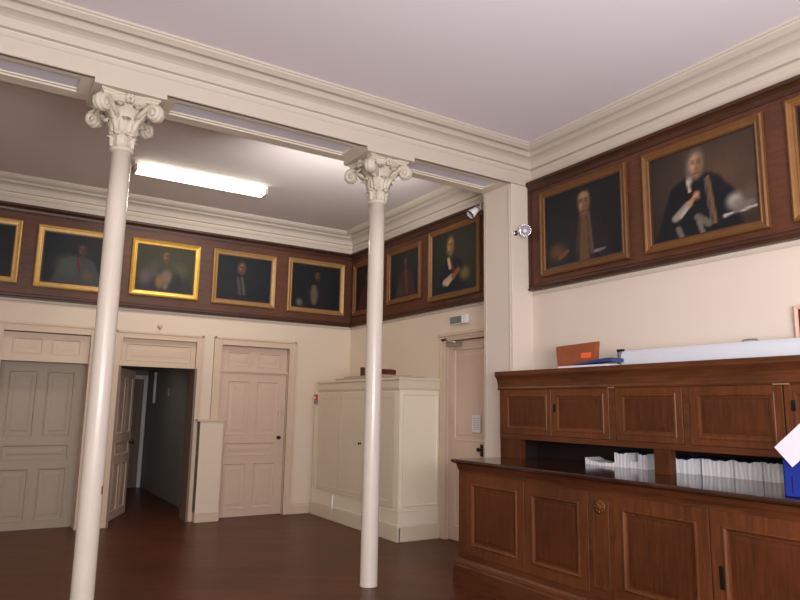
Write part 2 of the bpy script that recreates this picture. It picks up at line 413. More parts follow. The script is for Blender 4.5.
# far door at the end of the corridor
t = Thing('door_5', (2.45, 13.98, 0), 'shadowy pinkish door at the end of the dark corridor', 'door', kind='structure')
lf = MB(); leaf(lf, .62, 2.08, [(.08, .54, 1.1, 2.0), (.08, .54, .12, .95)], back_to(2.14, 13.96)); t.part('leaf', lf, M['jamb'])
t.part('casing', MB().box(2.765, 2.835, 13.92, 14.0, 0, 2.16).box(2.06, 2.835, 13.93, 14.0, 2.085, 2.16), M['white'], .003)
b = MB().tube([(2.845, 13.3, 1.62), (2.845, 13.3, 2.15)], .028, 12).tube([(2.845, 13.3, 2.15), (2.845, 13.3, 2.2)], .035, 12)
o = b.build('wall_pipe', M['white'], None, (2.845, 13.3, 1.62)); tag(o, 'short white vertical pipe on the corridor wall near the end door', 'pipe')

# door_3: right of the middle one, closed
d = D3
t = Thing('door_3', (3.5, YB, 0), 'closed beige panelled door with two-panel transom right of the open doorway', 'door', kind='structure')
cb = MB(); casing(cb, d, YB, .115, .035); t.part('casing', cb, M['casing'], .003)
w3 = D3[1]-D3[0]-.02
lf = MB(); leaf(lf, w3, 2.08, house_panels(w3, 2.08, .12), lambda u, v, n: (D3[0]+.01+u, YB+.05-n, v+.01)); lfo = t.part('leaf', lf, M['door'])
tr = MB(); leaf(tr, w3, .36, [(.1, w3/2-.06, .06, .28), (w3/2+.06, w3-.1, .06, .28)], lambda u, v, n: (D3[0]+.01+u, YB+.05-n, 2.115+v))
tr.box(D3[0], D3[1], YB+.025, YB+.09, 2.09, 2.125); t.part('transom', tr, M['door'])
kb = MB(); knob(kb, (3.93, YB+.05, 1.13), (0,-1,0)); t.part('knob', kb, M['dark_metal'], under=lfo)
t.part('latch_plate', MB().box(3.90, 3.915, YB+.036, YB+.05, 1.46, 1.52).box(3.955, 3.97, YB+.036, YB+.05, 1.46, 1.52), M['metal'], .002, under=lfo)

# door_4: right wall
t = Thing('door_4', (XR, 6.5, 0), 'pale pinkish door in the right wall beside the tall cupboard', 'door', kind='structure')
def right_to(y0, x): return lambda u, v, n: (x-n, y0-u, v)
cb = MB()
for (a, c, z0, z1) in ((DY1, DY1+.11, 0, DZ+.06), (DY0-.11, DY0, 0, DZ+.06), (DY0-.11, DY1+.11, DZ, DZ+.06)):
    cb.box(XR-.022, XR+.01, a, c, z0, z1)
cb.box(XR-.05, XR, DY0-.13, DY1+.13, DZ+.06, DZ+.10); cb.box(XR-.034, XR, DY0-.12, DY1+.12, DZ+.03, DZ+.06)
cb.box(XR-.032, XR, DY1+.085, DY1+.11, 0, DZ+.03)
t.part('casing', cb, M['casing'], .003)
lw = DY1-DY0-.02; lh = DZ-.02
lf = MB(); leaf(lf, lw, lh, [(.12, lw-.12, 1.20, lh-.10), (.12, lw-.12, .16, 1.0)], lambda u, v, n: (XR+.03-n, DY1-.01-u, v+.01), inset=.01)
lfo = t.part('leaf', lf, M['door'])
kb = MB(); knob(kb, (XR+.03, 6.30, 1.13), (-1,0,0), .028); kb.box(XR+.022, XR+.03, 6.275, 6.325, 1.05, 1.19); t.part('handle', kb, M['dark_metal'], under=lfo)
cl = MB().box(XR-.045, XR+.03, 6.68, 6.92, DZ-.075, DZ-.025).tube([(XR-.02, 6.72, DZ-.03), (XR-.12, 6.80, DZ-.025), (XR-.06, 6.93, DZ+.03)], .011, 8)
t.part('door_closer', cl, M['metal'], .004, under=lfo, label='grey metal door closer arm')
# notice on the door
b = MB().box(XR+.018, XR+.0205, 6.315, 6.475, 1.33, 1.535)
for k in range(6): b.box(XR+.0172, XR+.0181, 6.335, 6.455, 1.36+.026*k, 1.367+.026*k, 1)
nt = b.build('paper_notice', [M['paper'], M['greycard']], None, (XR+.019, 6.395, 1.33)); tag(nt, 'white printed paper notice pinned to the pinkish door', 'notice')

# boxed pipe casing (low ledge) between the two doorways
t = Thing('pipe_boxing', (2.85, YB-.05, 0), 'low cream boxed ledge standing between the open doorway and closed door', 'ledge')
b = MB().box(2.685, 3.015, YB-.15, YB-.03, .0, 1.37); t.part('body', b, M['wall_far'], .004)
t.part('top_ledge', MB().box(2.645, 3.03, YB-.165, YB-.03, 1.37, 1.40), M['casing'], .005)
t.part('base_skirting', MB().box(2.681, 3.021, YB-.16, YB-.03, 0, .13), M['casing'], .004)
t.part('side_shade', MB().box(2.677, 2.685, YB-.145, YB-.03, .13, 1.36), M['olive'], label='left side face with its shade painted in dark olive')  # thin dark strip paints the shade between casing and ledge
# small hook above the doorway
t = Thing('wall_hook', (2.07, YB, 2.66), 'small round plaster hook above the open doorway', 'hook')
b = MB().tube([(2.07, YB+.004, 2.68), (2.07, YB-.01, 2.68)], .035, 14); t.part('rosette', b, M['casing'])
b = MB().tube([(2.07, YB-.01, 2.68), (2.07, YB-.04, 2.675), (2.07, YB-.045, 2.65), (2.07, YB-.03, 2.635)], .008, 8); t.part('prong', b, M['casing'])
# switch plate on the corridor wall
b = MB().box(2.845, 2.86, 12.2, 12.32, 1.74, 1.88)
o = b.build('light_switch', M['greycard'], None, (2.85, 12.26, 1.74), .004); tag(o, 'small pale switch plate on the dark corridor wall', 'switch')

# ------------------------------------------------------------------ columns
def scroll(cx, cy, az, r0, r1, zc, flip=1):
    """volute: stem rising from the bell then curling into a spiral; in the vertical plane of azimuth az"""
    pts = []; rad = []
    dx, dy = math.cos(az), math.sin(az)
    stem = [(.082, 3.745), (.10, 3.805), (.135, 3.870), (.19, 3.925), (.25, 3.960)]
    for i, (r, z) in enumerate(stem): pts.append((cx+dx*r, cy+dy*r, z)); rad.append(.02+.003*i)
    sr = .058; c = (.275, 3.905)
    for k in range(15):
        a = math.radians(100) - k*math.radians(36); rr = sr*(1-k/17)
        r = c[0]+rr*math.cos(a); z = c[1]+rr*math.sin(a)
        pts.append((cx+dx*r, cy+dy*r, z)); rad.append(.036*(1-k/26))
    return pts, rad
def acanthus(mb, cx, cy, az, r0, z0, h, w, curl):
    """a lobed leaf bending outward from the bell"""
    dx, dy = math.cos(az), math.sin(az); tx, ty = -dy, dx
    nu, nv = 8, 9; vs = []; fs = []
    for j in range(nv):
        v = j/(nv-1)
        out = r0 + curl*(v**2.2); z = z0 + h*(math.sin(v*PI*.56)/math.sin(PI*.56)) if v < .88 else z0 + h*(1.0 - (v-.88)*1.3)
        if v > .88: out = r0 + curl*(v**2.2) + .012
        hw = w*(.55+.55*math.sin(v*PI*.85))*(1+.16*math.sin(v*22)) * (1 if v < .85 else (1-(v-.85)*4.5))
        for i in range(nu+1):
            u = i/nu*2-1
            bul = .018*(1-u*u) + .006*math.cos(u*9)
            r = out + bul - .02*u*u
            vs.append((cx+dx*r+tx*hw*u, cy+dy*r+ty*hw*u, z))
    n = nu+1
    for j in range(nv-1):
        for i in range(nu): fs.append((j*n+i, j*n+i+1, (j+1)*n+i+1, (j+1)*n+i))
    k = len(vs)
    vs += [(x-dx*.012, y-dy*.012, z-.004) for x, y, z in vs]
    for j in range(nv-1):
        for i in range(nu): fs.append((k+j*n+i, k+(j+1)*n+i, k+(j+1)*n+i+1, k+j*n+i+1))
    for j in range(nv-1): fs += [(j*n, (j+1)*n, k+(j+1)*n, k+j*n), (j*n+nu, k+j*n+nu, k+(j+1)*n+nu, (j+1)*n+nu)]
    mb.add(vs, fs, 0, True)

def column(cx, label):
    t = Thing('cast_iron_column', (cx, YC, 0), label, 'column', 'slender columns under the beam')
    b = MB().lathe(cx, YC, [(.083,0),(.083,.004),(.081,.02),(.0795,1.5),(.078,3.0),(.077,3.605)], 40)
    t.part('shaft', b, M['column'])
    b = MB().lathe(cx, YC, [(.077,3.595),(.092,3.605),(.095,3.617),(.092,3.630),(.08,3.635),(.08,3.705),(.09,3.710),(.093,3.720),(.088,3.733),(.08,3.737)], 40)
    for k in range(8):
        acanthus(b, cx, YC, k*PI/4+.2, .078, 3.637, .085, .022, .018)
    neck = t.part('necking', b, M['capital'])
    b = MB().lathe(cx, YC, [(.082,3.733),(.09,3.795),(.108,3.855),(.14,3.915),(.185,3.965),(.225,3.990),(.225,4.000),(.18,4.005)], 40)
    for k in range(8): acanthus(b, cx, YC, k*PI/4, .086, 3.735, .125, .046, .06)
    for k in range(8): acanthus(b, cx, YC, k*PI/4+PI/8, .092, 3.755, .20, .048, .125)
    cap = t.part('capital', b, M['capital'])
    for k in range(4):
        az = PI/4 + k*PI/2
        pts, rad = scroll(cx, YC, az, 0, 0, 0)
        v = MB().tube(pts, rad, 10)
        # broad ribbon cheeks on both sides of the spiral
        dx, dy = math.cos(az), math.sin(az)
        for s in (-1, 1):
            v.tube([(p[0]-dy*.028*s, p[1]+dx*.028*s, p[2]) for p in pts[2:]], [q*.75 for q in rad[2:]], 8)
        v.tube([(cx+dx*.275-dy*.05, YC+dy*.275+dx*.05, 3.905), (cx+dx*.275+dy*.05, YC+dy*.275-dx*.05, 3.905)], .016, 10)
        t.part('volute', v, M['capital'], under=cap)
    for k in range(4):      # small central flower on each face of the abacus
        az = k*PI/2; dx, dy = math.cos(az), math.sin(az); f = MB(); c = Vector((cx+dx*.215, YC+dy*.215, 3.990)); tv = Vector((-dy, dx, 0))
        for q in range(6):
            a = q*PI/3; p = c + tv*.026*math.cos(a) + Vector((0,0,.026*math.sin(a)))
            f.tube([p-Vector((dx,dy,0))*.03, p, p+Vector((dx,dy,0))*.012, p+Vector((dx,dy,0))*.016], [.016,.017,.011,.003], 8)
        f.tube([c, c+Vector((dx,dy,0))*.025], [.012,.006], 8)
        t.part('flower', f, M['capital'], under=cap)
    # abacus with concave sides
    vs = []; n = 0; q = []
    for k in range(4):
        a0 = PI/4+k*PI/2; a1 = a0+PI/2
        p0 = Vector((math.cos(a0), math.sin(a0)))*.335; p1 = Vector((math.cos(a1), math.sin(a1)))*.335
        for i in range(7):
            s = i/7 if i else .04
            p = p0.lerp(p1, s); p = p*(1-.20*math.sin(s*PI)); q.append(p)
    ab = MB()
    for z, s in ((3.990,.90),(4.003,.95),(4.011,.95),(4.015,1.0),(4.030,1.0)): vs += [(cx+p.x*s, YC+p.y*s, z) for p in q]
    n = len(q); fs = [tuple(range(n))[::-1], tuple(range(4*n, 5*n))]
    for j in range(4):
        for i in range(n): fs.append((j*n+i, j*n+(i+1) % n, (j+1)*n+(i+1) % n, (j+1)*n+i))
    ab.add(vs, fs); t.part('abacus', ab, M['capital'], under=cap)
    return t
c1 = column(COLX[0], 'left slender cream column with leafy capital, cut by the bottom of the picture')
c2 = column(COLX[1], 'slender cream column with leafy capital standing in front of the tall cupboard')
# rusty chip on the left column's shaft
b = MB()
a0 = math.radians(-35)
vs = []; 
for z in (.93, .99):
    for a in (a0-.12, a0+.18): vs.append((COLX[0]+.0812*math.cos(a), YC+.0812*math.sin(a), z))
for z in (.93, .99):
    for a in (a0-.12, a0+.18): vs.append((COLX[0]+.078*math.cos(a), YC+.078*math.sin(a), z))
b.add(vs, [(0,1,3,2),(4,6,7,5),(0,2,6,4),(1,5,7,3),(0,4,5,1),(2,3,7,6)])
c1.part('rust_chip', b, M['orange'], label='small rust-orange chip in the paint')

# ------------------------------------------------------------------ fluorescent ceiling light
t = Thing('fluorescent_light', (2.1, 8.14, ZC), 'long lit fluorescent ceiling light above the far room', 'ceiling light')
t.part('housing', MB().box(1.30, 2.96, 8.05, 8.23, 4.41, ZC), M['white'], .004)
pr = [(-.10,4.415),(-.105,4.39),(-.095,4.355),(-.07,4.34),(.07,4.34),(.095,4.355),(.105,4.39),(.10,4.415)]
b = MB(); vs = [(x, 8.14+e, z) for x in (1.335, 2.925) for e, z in pr]; n = 8
b.add(vs, [tuple(range(n)), tuple(range(n, 2*n))[::-1]] + [(i, (i+1) % n, n+(i+1) % n, n+i) for i in range(n)])
t.part('diffuser', b, M['tube'])
for x0, x1 in ((1.30, 1.335), (2.925, 2.96)):
    b = MB(); vs = [(x, 8.14+e*1.05, z-.003) for x in (x0, x1) for e, z in pr]
    b.add(vs, [tuple(range(n)), tuple(range(n, 2*n))[::-1]] + [(i, (i+1) % n, n+(i+1) % n, n+i) for i in range(n)])
    t.part('end_cap', b, M['greycard'])

# ------------------------------------------------------------------ paintings
def ell(x, z, cx, cz, rx, rz, soft=.25):
    d = math.sqrt(((x-cx)/rx)**2 + ((z-cz)/rz)**2)
    return max(0, min(1, (1+soft-d)/(2*soft)))
def make_canvas(w, h, shapes, bg, bg2):
    nx, nz = 64, 54
    vs = [(-w/2+w*i/nx, 0, -h/2+h*j/nz) for j in range(nz+1) for i in range(nx+1)]
    fs = [(j*(nx+1)+i, j*(nx+1)+i+1, (j+1)*(nx+1)+i+1, (j+1)*(nx+1)+i) for j in range(nz) for i in range(nx)]
    cols = []
    for (x, y, z) in vs:
        u, v = x/w+.5, z/h+.5          # 0..1
        g = max(0, min(1, ell(u, v, .68, .6, .5, .5, .9)))
        c = [bg[k]*(1-g)+bg2[k]*g for k in range(3)]
        for (sh, cc) in shapes:
            kind = sh[0]
            if kind == 'e': a = ell(u, v, *sh[1:])
            elif kind == 'b':      # body: trapezoid from shoulders down
                _, cx, top, wt, wb, soft = sh
                k = max(0, min(1, (top-v)/max(top, .01))); hw = wt+(wb-wt)*k
                s = max(0, min(1, (top+.03-v)/.06)); sl = max(0, (abs(u-cx)/hw)-.5)*.09
                a = max(0, min(1, (hw-abs(u-cx))/soft+.5))*max(0, min(1, (top-sl*1.6-v)/.05+.5))
            else:                   # 'l' stroke
                _, x0, z0, x1, z1, r = sh
                dx, dz = x1-x0, z1-z0; tt = max(0, min(1, ((u-x0)*dx+(v-z0)*dz)/(dx*dx+dz*dz+1e-9)))
                dd = math.hypot((u-x0-dx*tt), (v-z0-dz*tt)); a = max(0, min(1, (r-dd)/(r*.5)+.3))
            c = [c[k]*(1-a)+cc[k]*a for k in range(3)]
        cols.append((lin(c[0]), lin(c[1]), lin(c[2]), 1))
    return vs, fs, cols
def head(cx, cz, s, skin, hair, wig=True, bald=False):
    """head with hair, face shading, eyes, nose, mouth"""
    s *= .86
    skin = tuple(k*.88 for k in skin); hair = tuple(k*.62 for k in hair)
    dk = tuple(k*.5 for k in skin); md = tuple(k*.7 for k in skin)
    out = []
    if wig:
        out += [(('e', cx, cz+.035*s, .068*s, .105*s, .3), hair), (('e', cx-.055*s, cz-.03*s, .026*s, .085*s, .4), hair), (('e', cx+.055*s, cz-.03*s, .024*s, .075*s, .4), tuple(k*.7 for k in hair))]
    elif not bald:
        out += [(('e', cx, cz+.045*s, .065*s, .09*s, .3), hair)]
    out += [(('e', cx, cz-.09*s, .036*s, .06*s, .4), md), (('e', cx, cz, .052*s, .094*s, .25), skin), (('e', cx+.034*s, cz-.01*s, .026*s, .085*s, .7), md)]
    if bald: out += [(('e', cx, cz+.05*s, .048*s, .05*s, .35), skin), (('e', cx-.052*s, cz+.01*s, .012*s, .05*s, .5), hair)]
    for sx in (-.022, .024):
        out += [(('e', cx+sx*s, cz+.012*s, .015*s, .010*s, .7), dk), (('e', cx+sx*s, cz+.030*s, .017*s, .007*s, .7), dk)]
    out += [(('e', cx+.004*s, cz-.018*s, .010*s, .028*s, .7), md), (('e', cx+.002*s, cz-.05*s, .020*s, .008*s, .7), (skin[0]*.62, skin[1]*.45, skin[2]*.45)), (('e', cx, cz-.085*s, .03*s, .012*s, .6), dk)]
    return out
def painting(center, rot, w, h, fcol, shapes, bg, bg2, label, fw=.075, metal=.3, rough=.4, inner=None):
    """root on the band face; local -y is the viewer side"""
    o = bpy.data.objects.new('framed_portrait', None); COL.objects.link(o); o.location = center; o.rotation_euler = (0, 0, rot); o.empty_display_size = .1
    tag(o, label, 'painting', 'framed portraits on the picture band')
    to = lambda u, v, n: (u, -n, v)
    q = lambda s, n: (-w/2+s, w/2-s, -h/2+s, h/2-s, n)
    b = MB().loops([q(.004,0), q(0,.012), q(.004,.034), q(.018,.042), q(.03,.036), q(.036,.03), q(fw*.72,.024), q(fw*.8,.028), q(fw*.9,.026), q(fw,.016), q(fw,.004)], to, closed_mid=False)
    f = b.build('frame', gold(fcol, rough, metal), o)
    b = MB().loops([q(fw-.002,.017), q(fw+.012,.014), q(fw+.014,.004)], to, closed_mid=False)
    b.build('slip', inner or M['band_trim'], f)
    cw, ch = w-2*fw, h-2*fw
    vs, fs, cols = make_canvas(cw, ch, shapes, bg, bg2)
    me = bpy.data.meshes.new('canvas'); me.from_pydata([(x, -.008, z) for x, y, z in vs], [], fs)
    at = me.color_attributes.new('paint', 'FLOAT_COLOR', 'POINT')
    for i, c in enumerate(cols): at.data[i].color = c
    me.materials.append(M['canvas']); c = bpy.data.objects.new('canvas', me); COL.objects.link(c); c.parent = o
    return o
DK = (22, 22, 24); SK = (150, 105, 78); WG = (150, 140, 125)
G1 = (206, 166, 98); G2 = (232, 188, 90); G3 = (170, 132, 82); GB = (118, 80, 48)
yb = YB-.036
def back(x0, x1, z0, z1, fcol, shapes, bg, bg2, label, **k):
    painting(((x0+x1)/2, yb, (z0+z1)/2), 0, x1-x0, z1-z0, fcol, shapes, bg, bg2, label, **k)
def right(y0, y1, z0, z1, x, fcol, shapes, bg, bg2, label, **k):
    painting((x, (y0+y1)/2, (z0+z1)/2), -PI/2, abs(y0-y1), z1-z0, fcol, shapes, bg, bg2, label, **k)
back(-.69, .275, 3.085, 3.905, G1, [(('b', .45, .55, .2, .4, .05), (30, 28, 30))] + head(.45, .68, 1.3, (110, 80, 62), (90, 85, 78)), (18, 24, 26), (24, 28, 28),
     'dark portrait in a gold frame cut by the left picture edge')
back(.452, 1.44, 3.065, 3.893, G1, [(('b', .52, .56, .20, .40, .05), (58, 60, 62)), (('e', .36, .36, .16, .2, .5), (66, 70, 66)), (('l', .50, .52, .54, .26, .022), (88, 32, 40)), (('e', .66, .2, .08, .1, .5), (84, 72, 46))]
     + head(.56, .70, 1.2, (96, 70, 58), (66, 52, 50), False), (18, 26, 32), (28, 30, 32), 'gold framed portrait with a red sash, partly hidden by the left column')
back(1.61, 2.56, 3.085, 3.893, G2, [(('b', .5, .52, .3, .5, .06), (40, 40, 44)), (('e', .30, .45, .10, .18, .6), (70, 64, 54)), (('e', .74, .46, .11, .17, .6), (74, 70, 48)), (('e', .52, .34, .10, .16, .4), (112, 90, 80)), (('e', .40, .22, .06, .14, .5), (120, 92, 66)), (('e', .50, .14, .05, .08, .5), (104, 92, 82)), (('e', .16, .3, .1, .16, .5), (84, 72, 76)), (('e', .70, .2, .09, .24, .4), (34, 36, 34))]
     + head(.50, .78, 1.15, (140, 92, 66), (104, 84, 50)), (40, 40, 32), (58, 57, 36), 'portrait in the brightest glowing gold frame, just right of the left column', rough=.3, metal=.55)
back(2.75, 3.738, 3.078, 3.90, G3, [(('b', .47, .58, .18, .36, .05), (26, 28, 34)), (('l', .38, .5, .42, .14, .03), (66, 64, 68)), (('l', .45, .52, .50, .16, .03), (70, 70, 62))]
     + head(.44, .74, 1.25, (140, 96, 72), (110, 100, 88)), (20, 26, 32), (28, 30, 36), 'dull gold framed portrait above the closed beige door, pale lapels')
back(3.935, 4.93, 3.07, 3.928, G3, [(('b', .50, .56, .16, .34, .05), (34, 30, 32)), (('l', .45, .5, .46, .14, .05), (92, 80, 74)), (('e', .46, .32, .08, .18, .4), (96, 80, 68)), (('e', .16, .12, .06, .08, .5), (90, 86, 84))]
     + head(.52, .76, 1.05, (112, 78, 60), (50, 40, 34), False), (18, 24, 30), (28, 30, 32), 'brown-gold framed dark portrait at the right end of the back wall')
xf = XR-.036
right(9.50, 8.62, 3.06, 3.93, xf, GB, [(('b', .5, .55, .2, .4, .05), (70, 34, 36))] + head(.5, .7, 1.1, (110, 78, 60), (80, 70, 60)), (30, 24, 24), (40, 30, 28), 'portrait by the far corner, mostly hidden by the right column')
right(8.42, 7.52, 3.11, 3.925, xf, GB, [(('b', .54, .58, .2, .38, .05), (62, 42, 42)), (('l', .55, .56, .60, .1, .06), (86, 56, 52)), (('e', .36, .14, .1, .1, .5), (60, 62, 54))]
     + head(.54, .76, 1.1, (116, 82, 66), (70, 56, 46), False), (26, 30, 30), (40, 42, 38), 'dim brown portrait on the right wall just right of the right column')
right(7.33, 6.22, 3.015, 3.99, xf, (122, 86, 48), [(('b', .46, .55, .2, .36, .05), (26, 30, 40)), (('l', .30, .18, .46, .25, .06), (176, 154, 124)), (('l', .36, .14, .42, .2, .03), (190, 170, 140)), (('l', .50, .26, .60, .34, .05), (136, 76, 50)), (('l', .43, .54, .49, .36, .02), (116, 48, 40)), (('l', .38, .55, .42, .40, .03), (196, 170, 140)), (('e', .74, .26, .1, .1, .5), (110, 96, 54))]
     + head(.43, .76, 1.35, (196, 150, 100), (176, 140, 92)), (26, 32, 30), (52, 50, 36), 'bright portrait of a wigged sitter with red ribbon beside the pilaster')
xn = XN-.051
NB = dict(fw=.074, rough=.42)
right(5.105, 3.95, 3.002, 3.945, xn, (112, 76, 44), [(('b', .54, .64, .17, .36, .04), (34, 28, 34)), (('b', .53, .58, .045, .07, .03), (92, 68, 42)), (('l', .48, .60, .43, .12, .02), (60, 44, 36)), (('l', .59, .60, .63, .10, .025), (86, 68, 62)), (('e', .16, .20, .10, .10, .7), (92, 60, 40)), (('l', .20, .12, .30, .18, .03), (104, 68, 44)), (('l', .66, .10, .78, .11, .016), (120, 112, 106))]
     + head(.53, .77, 1.6, (176, 130, 96), (110, 96, 84), False, True), (18, 26, 28), (30, 28, 30), 'brown-gold framed portrait of a bald man in robes next to the chrome spotlight', **NB)
right(3.775, 2.645, 3.002, 3.94, xn, (122, 83, 46), [(('b', .45, .66, .21, .42, .04), (22, 24, 28)), (('l', .58, .60, .74, .40, .055), (28, 28, 34)), (('l', .74, .40, .80, .30, .05), (26, 26, 30)),
      (('e', .80, .27, .075, .085, .45), (150, 142, 132)), (('e', .86, .22, .09, .06, .5), (116, 106, 98)), (('l', .70, .14, .97, .17, .016), (176, 166, 158)), (('e', .93, .32, .06, .10, .6), (84, 70, 58)), (('l', .80, .16, .94, .22, .03), (104, 96, 90)),
      (('l', .57, .60, .62, .10, .022), (104, 80, 58)), (('l', .54, .60, .585, .12, .010), (84, 70, 62)), (('e', .40, .63, .03, .06, .5), (168, 154, 138)), (('l', .385, .62, .395, .50, .016), (176, 162, 146)),
      (('l', .25, .24, .38, .36, .045), (140, 128, 118)), (('l', .30, .24, .36, .32, .02), (164, 152, 140)), (('l', .39, .37, .45, .43, .026), (170, 122, 92)), (('e', .46, .45, .03, .035, .5), (176, 128, 98)), (('l', .43, .40, .49, .40, .012), (120, 84, 64)),
      (('l', .46, .20, .56, .10, .04), (98, 90, 82)), (('l', .27, .12, .30, .02, .03), (98, 92, 86)), (('l', .47, .14, .50, .02, .025), (106, 98, 90))]
     + head(.465, .79, 1.4, (196, 150, 114), (150, 140, 132)), (34, 31, 30), (84, 64, 50), 'large gold framed portrait of a grey-wigged man pressing a hand to his chest', **NB)
right(2.475, 1.36, 3.002, 3.955, xn, (134, 92, 48), [(('b', .5, .6, .2, .4, .05), (30, 28, 30))] + head(.5, .75, 1.3, (150, 110, 84), (120, 110, 100)), (26, 26, 24), (40, 36, 30), 'gold framed portrait cut off by the right picture edge', **NB)

# ------------------------------------------------------------------ spotlights
t = Thing('spotlight', (4.795, B1, 3.51), 'round chrome spotlight on the near face of the pilaster', 'spotlight', 'wall spotlights')
t.part('arm', MB().tube([(4.795,B1+.002,3.51),(4.795,B1-.012,3.51)], .03, 16).tube([(4.795,B1-.012,3.51),(4.81,B1-.035,3.515),(4.86,B1-.055,3.53)], .009, 10), M['chrome'])
hd = Vector((-.62,-.76,-.18)).normalized(); hc = Vector((4.86, B1-.085, 3.53))
sh = t.part('lamp_head', MB().revolve(hc, hd, [(.006,-.075),(.03,-.07),(.05,-.045),(.062,-.01),(.066,.03),(.066,.036),(.060,.034),(.052,.01),(.03,-.01),(.004,-.014)], 24), M['chrome'])
t.part('bulb', MB().revolve(hc, hd, [(.02,.0),(.024,.012),(.018,.026),(.004,.032)], 16), M['bulb'], under=sh)
t = Thing('spotlight', (4.74, B2, 3.93), 'white spotlight aimed at the wigged portrait behind the pilaster', 'spotlight', 'wall spotlights')
t.part('arm', MB().box(4.70,4.77,B2-.001,B2+.018,3.88,3.98).tube([(4.735,B2+.01,3.93),(4.71,B2+.06,3.945),(4.70,B2+.10,3.90)], .010, 10), M['metal'], .002)
hd = Vector((-.55,.1,-.5)).normalized(); hc = Vector((4.695, B2+.11, 3.885))
sh = t.part('lamp_head', MB().revolve(hc, hd, [(.01,-.07),(.036,-.065),(.04,0),(.058,.075),(.054,.078),(.04,.02),(.004,.01)], 24), M['white'])
t.part('rim', MB().revolve(hc, hd, [(.052,.074),(.060,.074),(.061,.09),(.054,.09),(.052,.074)], 24, close=False), M['black'], under=sh)

# exit sign light above the right door
t = Thing('exit_light', (XR, 6.67, 2.69), 'small rectangular emergency exit light above the pinkish door', 'exit light')
t.part('housing', MB().box(XR-.05, XR, 6.50, 6.85, 2.665, 2.775), M['white'], .008)
t.part('sign_face', MB().box(XR-.056, XR-.049, 6.60, 6.835, 2.675, 2.767), M['grey'], .003, label='grey sign plate')

# ------------------------------------------------------------------ tall white cupboard
CX = 4.47
t = Thing('tall_cupboard', (4.78, 8.3, 0), 'tall ivory built-in cupboard along the far right wall', 'cupboard')
CE = 7.10; CW = 9.60
b = MB().box(CX, XR-.01, CE, CW, .0, 1.83)
b.box(CX-.004, XR-.01, CE-.006, CW, .345, .365)
t.part('carcass', b, M['cupboard_lit'], .003)
t.part('top_cornice', MB().box(CX-.012, XR-.01, CE-.012, 9.43, 1.83, 1.85).box(CX-.02, XR-.01, CE-.02, 9.43, 1.85, 1.955).box(CX-.035, XR-.01, CE-.035, 9.43, 1.955, 1.985), M['cupboard'], .004)
t.part('base_plinth', MB().sweep([(XR-.02, CE), (CX, CE)][::-1], [(-.02,0),(-.02,.19),(.015,.19),(.022,.17),(.022,0)][::-1]).box(CX-.022, CX+.02, CE-.022, CW, 0, .17).box(CX-.015, CX+.02, CE-.015, CW, .17, .19), M['cupboard'], .003)
# end panel moulding
b = MB(); to = lambda u, v, n: (CX+.03+u, CE-n, v)
q = lambda s, n: (s, .555-s, .40+s, 1.79-s, n)
b.loops([q(0,0), q(.004,.010), q(.016,.012), q(.026,.004), q(.03,.001)], to)
t.part('end_panel', b, M['cupboard_lit'])
for (a, c) in ((9.42, 8.725), (8.715, 7.975), (7.965, 7.225)):
    lf = MB(); leaf(lf, a-c, 1.42, [(.055, a-c-.055, .055, 1.365)], lambda u, v, n: (CX-.012-n*.35, a-u, .385+v), th=.012, inset=.004)
    dr = t.part('door', lf, M['cupboard'])
    if a in (8.715, 7.965):
        kb = MB(); ky = 8.19 if a == 8.715 else 7.90
        knob(kb, (CX-.012, ky if a != 8.715 else 8.06, 1.12), (-1,0,0), .016); t.part('knob', kb, M['dark_metal'], under=dr)
t.part('conduit', MB().tube([(CX-.012, 8.86, .02), (CX-.02, 8.85, .2), (CX-.02, 8.83, .35)], .012, 8), M['white'], label='short white cable cover at the base')
# call point
t = Thing('fire_call_point', (CX, 9.52, 1.68), 'small red fire alarm call point by the left end of the tall cupboard', 'alarm')
t.part('housing', MB().box(CX-.037, CX-.002, 9.485, 9.56, 1.70, 1.79), M['red'], .006)
t.part('button_face', MB().box(CX-.04, CX-.034, 9.505, 9.54, 1.72, 1.765), M['white'], .002)
t.part('base_block', MB().box(CX-.032, CX-.002, 9.49, 9.555, 1.645, 1.695), M['grey'], .004)
t.part('cable', MB().tube([(CX-.008, 9.52, 1.65), (CX-.008, 9.52, 1.0), (CX-.008, 9.52, .4)], .005, 6), M['cupboard'])
# things lying on the cupboard
ct = 1.985
b = MB().box(4.445, 4.95, 7.25, 8.85, ct, ct+.026).box(4.455, 4.9, 7.5, 8.6, ct+.026, ct+.050)
o = b.build('cardboard_sheets', M['greycard'], None, (4.7, 8.1, ct), .003); tag(o, 'flat grey cardboard sheets lying on top of the tall cupboard', 'cardboard')
b = MB()
vs = []; W = 14
for i in range(W+1):
    y = 8.26 - .50*i/W
    up = .025+.075*abs(i/W*2-1)**2.2 if i < W*.5 else .03+.035*math.sin((i/W-.5)*2*PI*.85)
    for x, k in ((4.53, 0), (4.53, 1), (4.82, 1), (4.82, 0)):
        vs.append((x+.02*math.sin(i*.9), y, ct+.052 + (0.0 if k == 0 else up+.03)))
fs = [tuple(range(4))[::-1], tuple(range(W*4, W*4+4))]
for i in range(W):
    for k in range(4): fs.append((i*4+k, i*4+(k+1) % 4, (i+1)*4+(k+1) % 4, (i+1)*4+k))
b.add(vs, fs)
o = b.build('leather_case', M['maroon'], None, (4.67, 7.95, ct+.052), .006); tag(o, 'dark maroon leather case lying on the cardboard on the tall cupboard', 'case')

